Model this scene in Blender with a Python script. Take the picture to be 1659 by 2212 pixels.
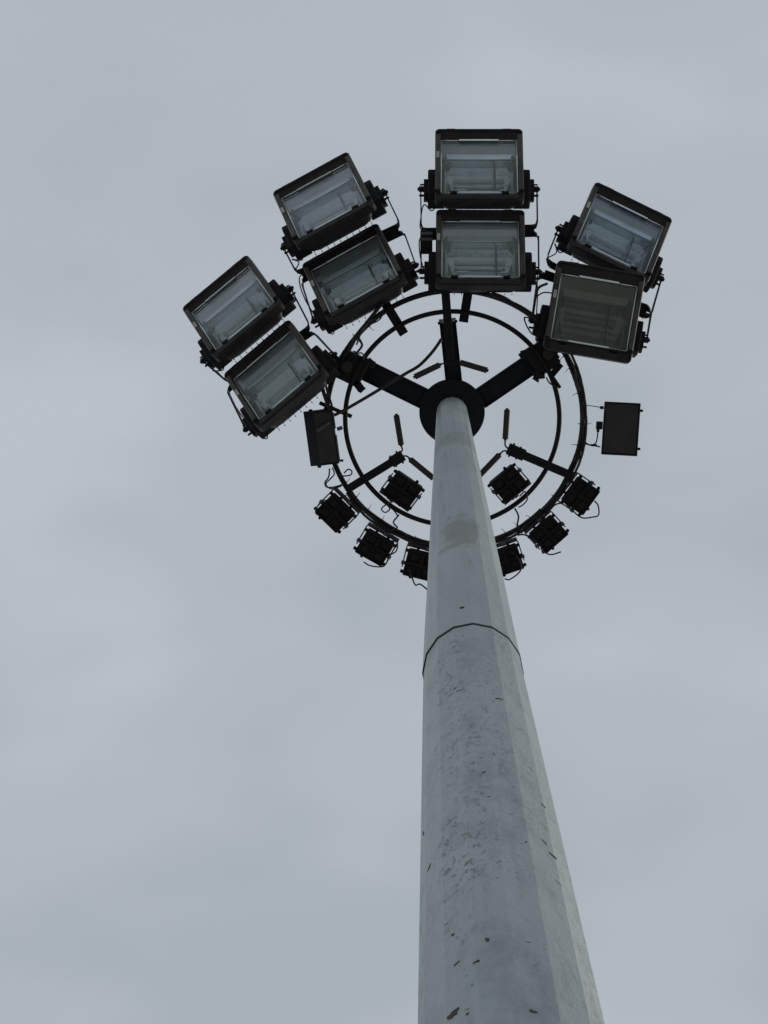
import bpy, bmesh, math, random
from mathutils import Vector, Matrix
random.seed(7)
S = bpy.context.scene
for o in list(bpy.data.objects):
    bpy.data.objects.remove(o)
R = math.radians

# ------------------------------------------------------------------ camera
CAM = Vector((-0.12752, -1.19321, 1.6))
ROT = Matrix(((0.99955920, 0.00166390, 0.02964176),
              (0.00601943, -0.98904905, -0.14746440),
              (0.02907179, 0.14757783, -0.98862309)))
cd = bpy.data.cameras.new('camera')
cam = bpy.data.objects.new('camera', cd)
S.collection.objects.link(cam)
cam.matrix_world = Matrix.Translation(CAM) @ ROT.to_4x4()
cd.sensor_fit = 'VERTICAL'
cd.sensor_height = 36.0
cd.sensor_width = 27.0
cd.lens = 55.357
cd.clip_start = 0.05
cd.clip_end = 6000
S.camera = cam
S.render.resolution_x, S.render.resolution_y = 768, 1024

# ------------------------------------------------------------------ sky
SUN_EL, SUN_AZ = R(34), R(16)          # azimuth measured from +X towards +Y
w = bpy.data.worlds.new('World')
S.world = w
w.use_nodes = True
nt = w.node_tree
nt.nodes.clear()
def wn(t, **k):
    n = nt.nodes.new(t)
    for a, b in k.items():
        setattr(n, a, b)
    return n
out = wn('ShaderNodeOutputWorld')
bg = wn('ShaderNodeBackground')
bg.inputs['Strength'].default_value = 0.1
sky = wn('ShaderNodeTexSky', sky_type='NISHITA', sun_disc=False)
sky.sun_elevation = SUN_EL
sky.sun_rotation = math.pi / 2 - SUN_AZ
sky.air_density = 1.0
sky.dust_density = 3.0
tc = wn('ShaderNodeTexCoord')
n1 = wn('ShaderNodeTexNoise')
n1.inputs['Scale'].default_value = 3.1
n1.inputs['Detail'].default_value = 3
n1.inputs['Roughness'].default_value = 0.45
mp = wn('ShaderNodeMapping')
mp.inputs['Location'].default_value = (3.3, 1.1, 0.4)
mp.inputs['Scale'].default_value = (1.0, 1.7, 1.0)
cr = wn('ShaderNodeValToRGB')
cr.color_ramp.interpolation = 'EASE'
e = cr.color_ramp.elements
e[0].position = 0.34
e[0].color = (0.393, 0.447, 0.488, 1)
e[1].position = 0.67
e[1].color = (0.500, 0.556, 0.592, 1)
m2 = e.new(0.5)
m2.color = (0.450, 0.495, 0.538, 1)
sc = wn('ShaderNodeVectorMath', operation='SCALE')
sc.inputs['Scale'].default_value = 10.0
mix = wn('ShaderNodeMix', data_type='RGBA')
mix.inputs['Factor'].default_value = 0.96
L = nt.links.new
L(tc.outputs['Generated'], mp.inputs['Vector'])
L(mp.outputs['Vector'], n1.inputs['Vector'])
L(n1.outputs['Fac'], cr.inputs['Fac'])
L(cr.outputs['Color'], sc.inputs[0])
L(sky.outputs['Color'], mix.inputs[6])
L(sc.outputs['Vector'], mix.inputs[7])
L(mix.outputs[2], bg.inputs['Color'])
L(bg.outputs['Background'], out.inputs['Surface'])

sd = bpy.data.lights.new('sun', 'SUN')
sd.energy = 1.1
sd.angle = R(30)
sd.color = (1.0, 0.93, 0.80)
sun = bpy.data.objects.new('sun', sd)
S.collection.objects.link(sun)
sdir = Vector((math.cos(SUN_EL) * math.cos(SUN_AZ), math.cos(SUN_EL) * math.sin(SUN_AZ), math.sin(SUN_EL)))
sun.rotation_euler = sdir.to_track_quat('Z', 'Y').to_euler()
sun.location = (8, 6, 12)

S.view_settings.view_transform = 'Standard'
S.view_settings.look = 'None'
S.view_settings.gamma = 1
S.view_settings.exposure = 0
S.view_settings.use_curve_mapping = False
S.render.engine = 'CYCLES'

# ------------------------------------------------------------------ helpers
F = 6200 * 0.548611
def ray(x, y):
    return ROT @ Vector(((x - 829.5) / F, -(y - 1106) / F, -1))
def plan(x, y, z):
    """point at height z on the sight line surveyed from the camera station"""
    d = ray(x, y)
    return CAM + d * ((z - CAM.z) / d.z)

def mat(name, col, rough=0.5, metal=0.0, col2=None, nscale=6.0, stretch=(1, 1, 1), bump=0.0, bscale=40, spec=0.5):
    m = bpy.data.materials.new(name)
    m.use_nodes = True
    t = m.node_tree
    b = t.nodes['Principled BSDF']
    b.inputs['Roughness'].default_value = rough
    b.inputs['Metallic'].default_value = metal
    b.inputs['Specular IOR Level'].default_value = spec
    b.inputs['Base Color'].default_value = (*col, 1)
    co = t.nodes.new('ShaderNodeTexCoord')
    mpn = t.nodes.new('ShaderNodeMapping')
    mpn.inputs['Scale'].default_value = stretch
    oi = t.nodes.new('ShaderNodeObjectInfo')
    ov = t.nodes.new('ShaderNodeVectorMath')
    ov.operation = 'MULTIPLY_ADD'
    ov.inputs[1].default_value = (13, 29, 7)
    t.links.new(oi.outputs['Random'], ov.inputs[0])
    t.links.new(co.outputs['Object'], ov.inputs[2])
    t.links.new(ov.outputs[0], mpn.inputs['Vector'])
    if col2:
        n = t.nodes.new('ShaderNodeTexNoise')
        n.inputs['Scale'].default_value = nscale
        n.inputs['Detail'].default_value = 6
        n.inputs['Roughness'].default_value = 0.65
        r = t.nodes.new('ShaderNodeValToRGB')
        r.color_ramp.elements[0].position = 0.35
        r.color_ramp.elements[1].position = 0.68
        r.color_ramp.elements[0].color = (*col, 1)
        r.color_ramp.elements[1].color = (*col2, 1)
        t.links.new(mpn.outputs['Vector'], n.inputs['Vector'])
        t.links.new(n.outputs['Fac'], r.inputs['Fac'])
        t.links.new(r.outputs['Color'], b.inputs['Base Color'])
    if bump:
        n = t.nodes.new('ShaderNodeTexNoise')
        n.inputs['Scale'].default_value = bscale
        n.inputs['Detail'].default_value = 5
        bp = t.nodes.new('ShaderNodeBump')
        bp.inputs['Strength'].default_value = bump
        bp.inputs['Distance'].default_value = 0.01
        t.links.new(mpn.outputs['Vector'], n.inputs['Vector'])
        t.links.new(n.outputs['Fac'], bp.inputs['Height'])
        t.links.new(bp.outputs['Normal'], b.inputs['Normal'])
    return m

M = {}
M['black'] = mat('black_steel', (0.005, 0.0055, 0.009), 0.6, 0, (0.014, 0.012, 0.013), 9, bump=0.15, spec=0.2)
M['arm'] = mat('arm_steel', (0.007, 0.009, 0.016), 0.6, 0.0, (0.013, 0.015, 0.023), 7, bump=0.15, spec=0.2)
M['housing'] = mat('cast_housing', (0.016, 0.016, 0.021), 0.5, 0, (0.034, 0.031, 0.033), 12, bump=0.25, spec=0.3)
M['frame'] = mat('frame_paint', (0.009, 0.008, 0.010), 0.5, 0, (0.026, 0.021, 0.021), 8, bump=0.12, spec=0.35)
M['strip'] = mat('strip_paint', (0.030, 0.027, 0.028), 0.45, 0, (0.110, 0.100, 0.090), 5, bump=0.12, spec=0.4)
M['bezel'] = mat('bezel_silver', (0.86, 0.97, 1.0), 0.2, 0.55)
M['reflector'] = mat('reflector_aluminium', (0.70, 0.77, 0.79), 0.20, 1.0, (0.56, 0.62, 0.63), 5, bump=0.3, bscale=14)
M['hood'] = mat('hood_aluminium', (0.56, 0.55, 0.57), 0.30, 1.0, (0.46, 0.44, 0.46), 4, bump=0.12, bscale=9)
M['lip'] = mat('lip_aluminium', (0.93, 0.97, 0.97), 0.25, 0.5, (0.84, 0.90, 0.90), 6, bump=0.1)
M['dark'] = mat('dark_interior', (0.025, 0.03, 0.04), 0.4, 0.3)
M['sticker'] = mat('sticker', (0.52, 0.52, 0.46), 0.6, 0, (0.42, 0.42, 0.38), 40)
M['tube'] = mat('quartz', (0.55, 0.58, 0.58), 0.15, 0, spec=0.8)
M['rubber'] = mat('cable_rubber', (0.006, 0.0055, 0.008), 0.6, 0, (0.020, 0.012, 0.013), 5)
M['roller'] = mat('roller_rubber', (0.016, 0.010, 0.011), 0.6, 0, (0.032, 0.018, 0.018), 14, bump=0.3)
M['lens'] = mat('led_lens', (0.008, 0.006, 0.007), 0.6, 0, (0.020, 0.013, 0.013), 14, spec=0.12)
M['panelface'] = mat('panel_face', (0.030, 0.027, 0.029), 0.5, 0, (0.045, 0.040, 0.040), 10, spec=0.3)
M['gear'] = mat('gear_box_paint', (0.055, 0.06, 0.085), 0.4, 0, (0.09, 0.095, 0.12), 9)
M['metal'] = mat('worn_zinc', (0.30, 0.31, 0.34), 0.4, 0.7)
M['gap_shade'] = mat('joint_gap_shade', (0.010, 0.009, 0.009), 0.8)  # shade of the sleeve gap put into black; the bolt hole shares it
M['chip'] = mat('chipped_paint', (0.028, 0.028, 0.028), 0.8, 0, (0.09, 0.08, 0.065), 60)
M['scuff'] = mat('scuffed_paint', (0.17, 0.20, 0.215), 0.7, 0, (0.30, 0.335, 0.35), 90)
M['asphalt'] = mat('paving', (0.27, 0.27, 0.26), 0.9, 0, (0.36, 0.355, 0.34), 2.5, bump=0.4, bscale=60)
M['concrete'] = mat('concrete', (0.32, 0.31, 0.29), 0.85, 0, (0.40, 0.39, 0.36), 6, bump=0.2)

def glass_mat(name='front_glass', tint=(0.89, 0.965, 1.0), haze=(0.41, 0.46, 0.50), lo=0.12, hi=0.34):
    m = bpy.data.materials.new(name)
    m.use_nodes = True
    t = m.node_tree
    t.nodes.clear()
    o = t.nodes.new('ShaderNodeOutputMaterial')
    tr = t.nodes.new('ShaderNodeBsdfTransparent')
    tr.inputs['Color'].default_value = (*tint, 1)
    df = t.nodes.new('ShaderNodeBsdfDiffuse')
    df.inputs['Color'].default_value = (*haze, 1)
    gl = t.nodes.new('ShaderNodeBsdfGlossy')
    gl.inputs['Roughness'].default_value = 0.04
    gl.inputs['Color'].default_value = (0.92, 0.98, 1, 1)
    lw = t.nodes.new('ShaderNodeLayerWeight')      # Schlick reflectance of a pane, alike from both sides
    lw.inputs['Blend'].default_value = 0.5
    pw = t.nodes.new('ShaderNodeMath')
    pw.operation = 'POWER'
    pw.inputs[1].default_value = 5
    fr = t.nodes.new('ShaderNodeMath')
    fr.operation = 'MULTIPLY_ADD'
    fr.inputs[1].default_value = 0.90
    fr.inputs[2].default_value = 0.09
    t.links.new(lw.outputs['Facing'], pw.inputs[0])
    t.links.new(pw.outputs[0], fr.inputs[0])
    co = t.nodes.new('ShaderNodeTexCoord')
    nz = t.nodes.new('ShaderNodeTexNoise')
    nz.inputs['Scale'].default_value = 5
    nz.inputs['Detail'].default_value = 7
    mr = t.nodes.new('ShaderNodeMapRange')
    mr.inputs['From Min'].default_value = 0.35
    mr.inputs['From Max'].default_value = 0.75
    mr.inputs['To Min'].default_value = lo
    mr.inputs['To Max'].default_value = hi
    a = t.nodes.new('ShaderNodeMixShader')
    b = t.nodes.new('ShaderNodeMixShader')
    l = t.links.new
    oi = t.nodes.new('ShaderNodeObjectInfo')
    ov = t.nodes.new('ShaderNodeVectorMath')
    ov.operation = 'MULTIPLY_ADD'
    ov.inputs[0].default_value = (1, 1, 1)
    l(oi.outputs['Random'], ov.inputs[0])
    ov.inputs[1].default_value = (31, 17, 23)
    l(co.outputs['Object'], ov.inputs[2])
    l(ov.outputs[0], nz.inputs['Vector'])
    l(nz.outputs['Fac'], mr.inputs['Value'])
    l(mr.outputs['Result'], a.inputs['Fac'])
    l(tr.outputs[0], a.inputs[1])
    l(df.outputs[0], a.inputs[2])
    l(fr.outputs[0], b.inputs['Fac'])
    l(a.outputs[0], b.inputs[1])
    l(gl.outputs[0], b.inputs[2])
    l(b.outputs[0], o.inputs['Surface'])
    return m
M['glass'] = glass_mat()
M['glass_blue'] = glass_mat('bluish_glass', (0.82, 0.93, 1.0), (0.24, 0.33, 0.44), 0.08, 0.34)
M['glass_brown'] = glass_mat('dark_reflection_glass', (0.37, 0.37, 0.32), (0.07, 0.06, 0.045), 0.0, 0.12)  # dark ground reflection of the down-facing pane put into its tint

ZJ = 6.283
STAIN = (-0.012, -0.17, 7.95 * 0.16)
def pole_mat():
    """weathered pale grey-green mast paint: cloudy tone, fine vertical runs, small abrasions, fine dents"""
    m = bpy.data.materials.new('mast_paint')
    m.use_nodes = True
    t = m.node_tree
    b = t.nodes['Principled BSDF']
    l = t.links.new
    co = t.nodes.new('ShaderNodeTexCoord')
    def noise(scale, stretch, detail=6, rough=0.6, off=(0, 0, 0)):
        mpn = t.nodes.new('ShaderNodeMapping')
        mpn.inputs['Scale'].default_value = stretch
        mpn.inputs['Location'].default_value = off
        n = t.nodes.new('ShaderNodeTexNoise')
        n.inputs['Scale'].default_value = scale
        n.inputs['Detail'].default_value = detail
        n.inputs['Roughness'].default_value = rough
        l(co.outputs['Object'], mpn.inputs['Vector'])
        l(mpn.outputs['Vector'], n.inputs['Vector'])
        return n.outputs['Fac']
    def rng(v, a, c, d=0.0, e_=1.0):
        n = t.nodes.new('ShaderNodeMapRange')
        n.inputs['From Min'].default_value = a
        n.inputs['From Max'].default_value = c
        n.inputs['To Min'].default_value = d
        n.inputs['To Max'].default_value = e_
        l(v, n.inputs['Value'])
        return n.outputs['Result']
    def mixc(f, a, c):
        n = t.nodes.new('ShaderNodeMix')
        n.data_type = 'RGBA'
        l(f, n.inputs['Factor'])
        if isinstance(a, tuple):
            n.inputs[6].default_value = (*a, 1)
        else:
            l(a, n.inputs[6])
        n.inputs[7].default_value = (*c, 1)
        return n.outputs[2]
    def mul(a, c):
        n = t.nodes.new('ShaderNodeMath')
        n.operation = 'MULTIPLY'
        l(a, n.inputs[0])
        l(c, n.inputs[1])
        return n.outputs[0]
    base = mixc(rng(noise(2.2, (1, 1, 0.5), 4), 0.35, 0.65), (0.320, 0.382, 0.395), (0.405, 0.448, 0.458))
    runs = mixc(mul(rng(noise(30, (1, 1, 0.05), 5), 0.5, 0.72), rng(noise(2.5, (1, 1, 1), 3, off=(4, 0, 2)), 0.42, 0.6)), base, (0.235, 0.26, 0.26))
    warm = mixc(rng(noise(5, (1, 1, 0.25), 6, off=(1, 7, 3)), 0.55, 0.8, 0, 0.55), runs, (0.40, 0.39, 0.33))
    # short sideways abrasions gathered in columns, finer specks, broad dark rubs and pale scrapes; all below the joint
    sepz = t.nodes.new('ShaderNodeSeparateXYZ')
    l(co.outputs['Object'], sepz.inputs[0])
    below = rng(sepz.outputs['Z'], ZJ + 0.02, ZJ - 0.05, 0.18, 1.0)
    cols = rng(noise(10, (1, 1, 0.10), 4, 0.6, (4, 6, 0)), 0.44, 0.55)
    patch = rng(noise(3.4, (1, 1, 0.7), 4, 0.6, (9, 3, 1)), 0.38, 0.54)
    dash = rng(noise(85, (0.8, 0.8, 0.42), 8, 0.72), 0.555, 0.66)
    spots = mul(mul(mul(dash, cols), patch), below)
    c4 = mixc(spots, warm, (0.155, 0.185, 0.205))
    fine = mul(mul(rng(noise(150, (1, 1, 0.5), 5, 0.7, (7, 1, 3)), 0.57, 0.68), patch), below)
    c4b = mixc(fine, c4, (0.12, 0.14, 0.15))
    rub = mul(rng(noise(10, (1, 1, 0.55), 8, 0.7, (1, 2, 9)), 0.50, 0.68, 0, 0.7), below)
    c4c = mixc(rub, c4b, (0.20, 0.24, 0.255))
    sp2 = mul(rng(noise(110, (1, 1, 0.5), 4, 0.6, (2, 8, 5)), 0.60, 0.70), rng(noise(2.6, (1, 1, 0.6), 3, off=(5, 1, 8)), 0.42, 0.6))
    c5 = mixc(sp2, c4c, (0.47, 0.50, 0.51))
    # blotchy brown-grey stain above the joint and grime under the head plate
    geo = t.nodes.new('ShaderNodeVectorMath')
    geo.operation = 'MULTIPLY'
    geo.inputs[1].default_value = (1, 1, 0.16)
    dst = t.nodes.new('ShaderNodeVectorMath')
    dst.operation = 'DISTANCE'
    dst.inputs[1].default_value = STAIN
    l(co.outputs['Object'], geo.inputs[0])
    l(geo.outputs[0], dst.inputs[0])
    wob = t.nodes.new('ShaderNodeMath')
    wob.operation = 'MULTIPLY_ADD'
    wob.inputs[1].default_value = 0.22
    l(noise(14, (1, 1, 0.5), 7, 0.6), wob.inputs[0])
    l(dst.outputs['Value'], wob.inputs[2])
    c6 = mixc(rng(wob.outputs[0], 0.195, 0.160, 0, 0.75), c5, (0.195, 0.188, 0.180))
    sep = t.nodes.new('ShaderNodeSeparateXYZ')
    l(co.outputs['Object'], sep.inputs[0])
    wob2 = t.nodes.new('ShaderNodeMath')
    wob2.operation = 'MULTIPLY_ADD'
    wob2.inputs[1].default_value = 0.9
    l(noise(7, (1, 1, 0.4), 6, 0.6, (2, 2, 2)), wob2.inputs[0])
    l(sep.outputs['Z'], wob2.inputs[2])
    c7 = mixc(mul(rng(wob2.outputs[0], 11.3, 11.6, 0, 0.55), rng(wob2.outputs[0], 12.3, 11.9, 0, 1)), c6, (0.20, 0.20, 0.22))
    l(c7, b.inputs['Base Color'])
    b.inputs['Roughness'].default_value = 0.42
    b.inputs['Specular IOR Level'].default_value = 0.5
    add = t.nodes.new('ShaderNodeMath')
    add.operation = 'ADD'
    l(noise(10, (1, 1, 0.45), 8, 0.66, (3, 3, 3)), add.inputs[0])
    l(rng(spots, 0, 1, 0, -0.25), add.inputs[1])
    bp = t.nodes.new('ShaderNodeBump')
    bp.inputs['Strength'].default_value = 0.7
    bp.inputs['Distance'].default_value = 0.014
    l(add.outputs[0], bp.inputs['Height'])
    l(bp.outputs['Normal'], b.inputs['Normal'])
    return m
M['mast'] = pole_mat()

def link(name, me, m, parent=None, mw=None):
    if me.materials:
        pass
    else:
        me.materials.append(m)
    o = bpy.data.objects.new(name, me)
    S.collection.objects.link(o)
    if parent is not None:
        o.parent = parent
    if mw is not None:
        o.matrix_local = mw
    return o
def build(name, bm, m, parent=None, smooth=False, mw=None):
    bmesh.ops.recalc_face_normals(bm, faces=bm.faces)
    me = bpy.data.meshes.new(name)
    bm.to_mesh(me)
    bm.free()
    if smooth:
        for p in me.polygons:
            p.use_smooth = True
    return link(name, me, m, parent, mw)
def tag(o, label=None, cat=None, group=None, kind=None):
    if label: o['label'] = label
    if cat: o['category'] = cat
    if group: o['group'] = group
    if kind: o['kind'] = kind
    return o
def thing(name, label, cat, mw=None, group=None):
    o = bpy.data.objects.new(name, None)
    o.empty_display_size = 0.1
    S.collection.objects.link(o)
    if mw is not None:
        o.matrix_world = mw
    return tag(o, label, cat, group)
def loft(bm, loops, cap0=False, cap1=False):
    vs = [[bm.verts.new(p) for p in lp] for lp in loops]
    n = len(vs[0])
    for a, b in zip(vs, vs[1:]):
        for i in range(n):
            bm.faces.new((a[i], a[(i + 1) % n], b[(i + 1) % n], b[i]))
    if cap0: bm.faces.new(vs[0])
    if cap1: bm.faces.new(vs[-1])
    return vs
def rrect(hx, hy, r, z, cy=0.0, cx=0.0, seg=4):
    pts = []
    for k, (sx, sy) in enumerate(((1, 1), (-1, 1), (-1, -1), (1, -1))):
        for i in range(seg + 1):
            a = (k + i / seg) * math.pi / 2
            pts.append(Vector((cx + sx * (hx - r) + r * math.cos(a), cy + sy * (hy - r) + r * math.sin(a), z)))
    return pts
def box(bm, c, s, mw=None, bev=0.0):
    """box centred at c with full size s"""
    mm = Matrix.Translation(Vector(c)) @ (mw if mw else Matrix()) @ Matrix.Diagonal((*s, 1))
    g = bmesh.ops.create_cube(bm, size=1, matrix=mm)
    if bev:
        es = {e for v in g['verts'] for e in v.link_edges}
        bmesh.ops.bevel(bm, geom=list(es), offset=bev, segments=1, affect='EDGES')
def frame_of(a, b, up=Vector((0, 0, 1))):
    z = (b - a).normalized()
    x = up.cross(z)
    if x.length < 1e-4: x = Vector((1, 0, 0)).cross(z)
    x.normalize()
    y = z.cross(x)
    return Matrix((x, y, z)).transposed().to_4x4()
def bar(bm, a, b, wd, th, bev=0.0, up=Vector((0, 0, 1))):
    """rectangular bar from a to b: wd sideways, th along up"""
    a, b = Vector(a), Vector(b)
    fr = frame_of(a, b, up)
    box(bm, (a + b) / 2, (wd, th, (b - a).length), fr, bev)
def cyl(bm, a, b, r, seg=12, r2=None):
    a, b = Vector(a), Vector(b)
    fr = frame_of(a, b)
    bmesh.ops.create_cone(bm, cap_ends=True, segments=seg, radius1=r, radius2=r if r2 is None else r2,
                          depth=(b - a).length, matrix=Matrix.Translation((a + b) / 2) @ fr)
def smooth_path(pts, n=6, closed=False):
    pts = [Vector(p) for p in pts]
    N = len(pts)
    res = []
    rngn = N if closed else N - 1
    for i in range(rngn):
        p1, p2 = pts[i], pts[(i + 1) % N]
        p0 = pts[(i - 1) % N] if (closed or i > 0) else p1 * 2 - p2
        p3 = pts[(i + 2) % N] if (closed or i < N - 2) else p2 * 2 - p1
        for k in range(n):
            t = k / n
            res.append(0.5 * ((2 * p1) + (p2 - p0) * t + (2 * p0 - 5 * p1 + 4 * p2 - p3) * t * t + (3 * p1 - 3 * p2 + p3 - p0) * t ** 3))
    if not closed: res.append(pts[-1])
    return res
def tube(bm, pts, r, seg=6, closed=False):
    pts = [Vector(p) for p in pts]
    N = len(pts)
    loops = []
    up = Vector((0.13, 0.21, 0.97)).normalized()
    for i, p in enumerate(pts):
        if closed:
            d = pts[(i + 1) % N] - pts[i - 1]
        else:
            d = pts[min(i + 1, N - 1)] - pts[max(i - 1, 0)]
        if d.length < 1e-9: d = Vector((1, 0, 0))
        d.normalize()
        x = up.cross(d)
        if x.length < 0.05: x = Vector((1, 0, 0)).cross(d)
        x.normalize()
        y = d.cross(x)
        up = (y + up * 0.0).normalized()
        loops.append([p + (x * math.cos(a) + y * math.sin(a)) * r for a in [2 * math.pi * k / seg for k in range(seg)]])
    if closed:
        vs = loft(bm, loops)
        n = seg
        # close, matching the nearest vertex to avoid a twist
        off = min(range(n), key=lambda k: (vs[0][k].co - vs[-1][0].co).length)
        for i in range(n):
            bm.faces.new((vs[-1][i], vs[-1][(i + 1) % n], vs[0][(i + 1 + off) % n], vs[0][(i + off) % n]))
    else:
        loft(bm, loops, True, True)

# ------------------------------------------------------------------ ground
bm = bmesh.new()
bmesh.ops.create_circle(bm, cap_ends=True, segments=64, radius=2500)
tag(build('ground', bm, M['asphalt']), kind='structure')

# ------------------------------------------------------------------ the mast
ZS, ZT = 6.283, 14.18                  # sleeve joint and top of shaft
TOP = Vector((0.0441, -0.1240, 14.173))
def axis(z):
    t = max(0.0, (z - ZS) / (14.173 - ZS))
    return Vector((TOP.x * t, TOP.y * t, z))
mast = thing('light_mast', 'tall pale grey sixteen sided steel mast carrying the crown of floodlights', 'mast', Matrix.Identity(4))
def mast_loops(zs, rad):
    return [[axis(z) + Vector((rad(z) * math.cos(a), rad(z) * math.sin(a), 0)) for a in [R(22.5 * k - 90.13) for k in range(16)]] for z in zs]
RL = lambda z: 0.1484 + (0.1506 - 0.1484) * z / ZS
RU = lambda z: 0.1536 + (0.1242 - 0.1536) * (z - ZS) / (ZT - ZS)
bm = bmesh.new()
loft(bm, mast_loops([0.03] + [0.5 * k for k in range(1, 13)] + [6.5], RL), True, True)
build('lower_section', bm, M['mast'], mast)
bm = bmesh.new()
zz = [ZS + (ZT - ZS) * k / 14 for k in range(15)]
outer = mast_loops(zz, RU)
inner = mast_loops([ZS + 0.002], lambda z: RU(z) - 0.0022)
loft(bm, inner + outer, False, True)
build('upper_section', bm, M['mast'], mast)
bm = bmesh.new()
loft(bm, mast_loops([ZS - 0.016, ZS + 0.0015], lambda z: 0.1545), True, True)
build('joint_shade_ring', bm, M['gap_shade'], mast)  # black ring added for the shade under the sleeve lip
bm = bmesh.new()
cyl(bm, (0, 0, 0.0), (0, 0, 0.03), 0.30, 32)
build('base_flange', bm, M['mast'], mast)
nutbm = bmesh.new()
cyl(nutbm, (0, 0, 0.03), (0, 0, 0.085), 0.018, 6)
nut = None
for k in range(12):
    a = 2 * math.pi * k / 12
    if nut is None:
        nut = build('anchor_nut', nutbm, M['metal'], mast)
        o = nut
    else:
        o = nut.copy()
        S.collection.objects.link(o)
    o.location = (0.25 * math.cos(a), 0.25 * math.sin(a), 0)
# weld seam on the upper shaft edge
bm = bmesh.new()
a = R(-90.13 - 0.0)
pts = [axis(z) + Vector((math.cos(a), math.sin(a), 0)) * (RU(z) + 0.0002) for z in [ZS + 0.05 + (ZT - ZS - 0.1) * k / 12 for k in range(13)]]
tube(bm, pts, 0.0016, 5)
build('weld_seam', bm, M['mast'], mast)

# chips, scratches and the bolt hole on the shaft: found where a sight line meets the painted steel
def on_mast(x, y):
    d = ray(x, y)
    lo = None
    prev = None
    for i in range(4000):
        t = 0.8 + i * 0.004
        p = CAM + d * t
        rr = RL(p.z) if p.z < ZS else RU(p.z)
        c = axis(p.z)
        q = Vector((p.x - c.x, p.y - c.y, 0))
        ang = math.degrees(math.atan2(q.y, q.x)) + 90.13
        k = round((ang - 11.25) / 22.5) * 22.5 + 11.25
        fa = R(k - 90.13)
        nrm = Vector((math.cos(fa), math.sin(fa), 0))
        dist = q.dot(nrm) - rr * math.cos(R(11.25))
        if dist <= 0:
            return p, nrm
    return None
def chip(x, y, lx, ly, ang, m='chip', name='paint_chip', thick=0.0012):
    """leaf shaped flake lx by ly metres, rotated ang in the face plane"""
    h = on_mast(x, y)
    if not h: return
    p, n = h
    t = Vector((-n.y, n.x, 0))
    up = Vector((0, 0, 1))
    ca, sa = math.cos(R(ang)), math.sin(R(ang))
    u, v = t * ca + up * sa, -t * sa + up * ca
    bm = bmesh.new()
    pts, K = [], 18
    for k in range(K):
        a = 2 * math.pi * k / K
        j = 1 + random.uniform(-0.5, 0.45)
        pts.append(p + u * (math.cos(a) * lx / 2 * (1 + 0.2 * math.cos(a))) + v * (math.sin(a) * abs(math.sin(a)) ** 0.4 * ly / 2 * j + 0.1 * lx * math.cos(a) ** 2 * 0.5))
    loft(bm, [[q - n * 0.003 for q in pts], [q + n * thick for q in pts]], True, True)
    build(name, bm, M[m], mast)
def bm_hole():
    p, n = on_mast(998, 1313)
    bm = bmesh.new()
    t = Vector((-n.y, n.x, 0))
    mw = Matrix((t, Vector((0, 0, 1)), n)).transposed().to_4x4()
    box(bm, p - n * 0.002, (0.0140, 0.022, 0.007), mw)
    build('bolt_hole', bm, M['gap_shade'], mast)
bm_hole()
for args in ((1076, 1510, 0.022, 0.010, -8), (1045, 1669, 0.010, 0.007, 20), (978, 2192, 0.026, 0.012, 38), (928, 1875, 0.026, 0.006, 62),
             (1192, 1847, 0.020, 0.004, -35), (1172, 1740, 0.015, 0.005, -55), (983, 1488, 0.012, 0.010, 25), (992, 1492, 0.018, 0.004, 10),
             (986, 2083, 0.014, 0.005, 35), (1055, 1722, 0.008, 0.004, -20), (1150, 2080, 0.010, 0.005, 10), (1186, 2146, 0.015, 0.005, -8),
             (1150, 2186, 0.014, 0.007, -15), (1052, 2030, 0.007, 0.012, 10), (978, 2020, 0.007, 0.007, 0),
             (915, 1801, 0.008, 0.020, 10), (1135, 1820, 0.010, 0.004, 60), (983, 2150, 0.012, 0.008, 70), (1175, 1820, 0.008, 0.014, 30),
             (1010, 2191, 0.006, 0.006, 0), (1027, 2079, 0.012, 0.004, -5)):
    chip(args[0], args[1], args[2], args[3] * 1.25, args[4])
rs = random.Random(3)
for k in range(46):                     # faint grey abrasions in loose columns below the joint
    col = rs.choice((965, 985, 1000, 1020, 1060, 1115))
    y = rs.uniform(1400, 2190)
    x = col + (y - 1400) * (0.02 if col < 1010 else 0.07) + rs.gauss(0, 8)
    chip(x, y, rs.uniform(0.006, 0.017), rs.uniform(0.0015, 0.0035), rs.uniform(-35, 50), 'scuff', 'paint_scuff', 0.0008)
for x, y, l, a in ((1000, 2040, .030, 86), (1015, 1500, .015, 0), (1185, 1640, .018, 80), (1204, 1905, .018, -45), (1165, 1600, .015, 70), (1120, 1905, .02, 5)):
    chip(x, y, l, 0.0022, a, 'scuff', 'paint_scuff', 0.0008)

# head plate: disc with a rolled rim
bm = bmesh.new()
loops = []
for r, z in ((0.262, 14.173), (0.262, 14.230), (0.250, 14.236), (0.0, 14.236)):
    if r: loops.append([Vector((TOP.x + r * math.cos(2 * math.pi * k / 64), TOP.y + r * math.sin(2 * math.pi * k / 64), z)) for k in range(64)])
loft(bm, [[Vector((TOP.x + (p.x - TOP.x) * 0.97, TOP.y + (p.y - TOP.y) * 0.97, 14.170)) for p in loops[0]]] + loops, True, True)
build('head_plate', bm, M['arm'], mast)

def ring_pt(x, y, z): return plan(x, y, z)
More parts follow.
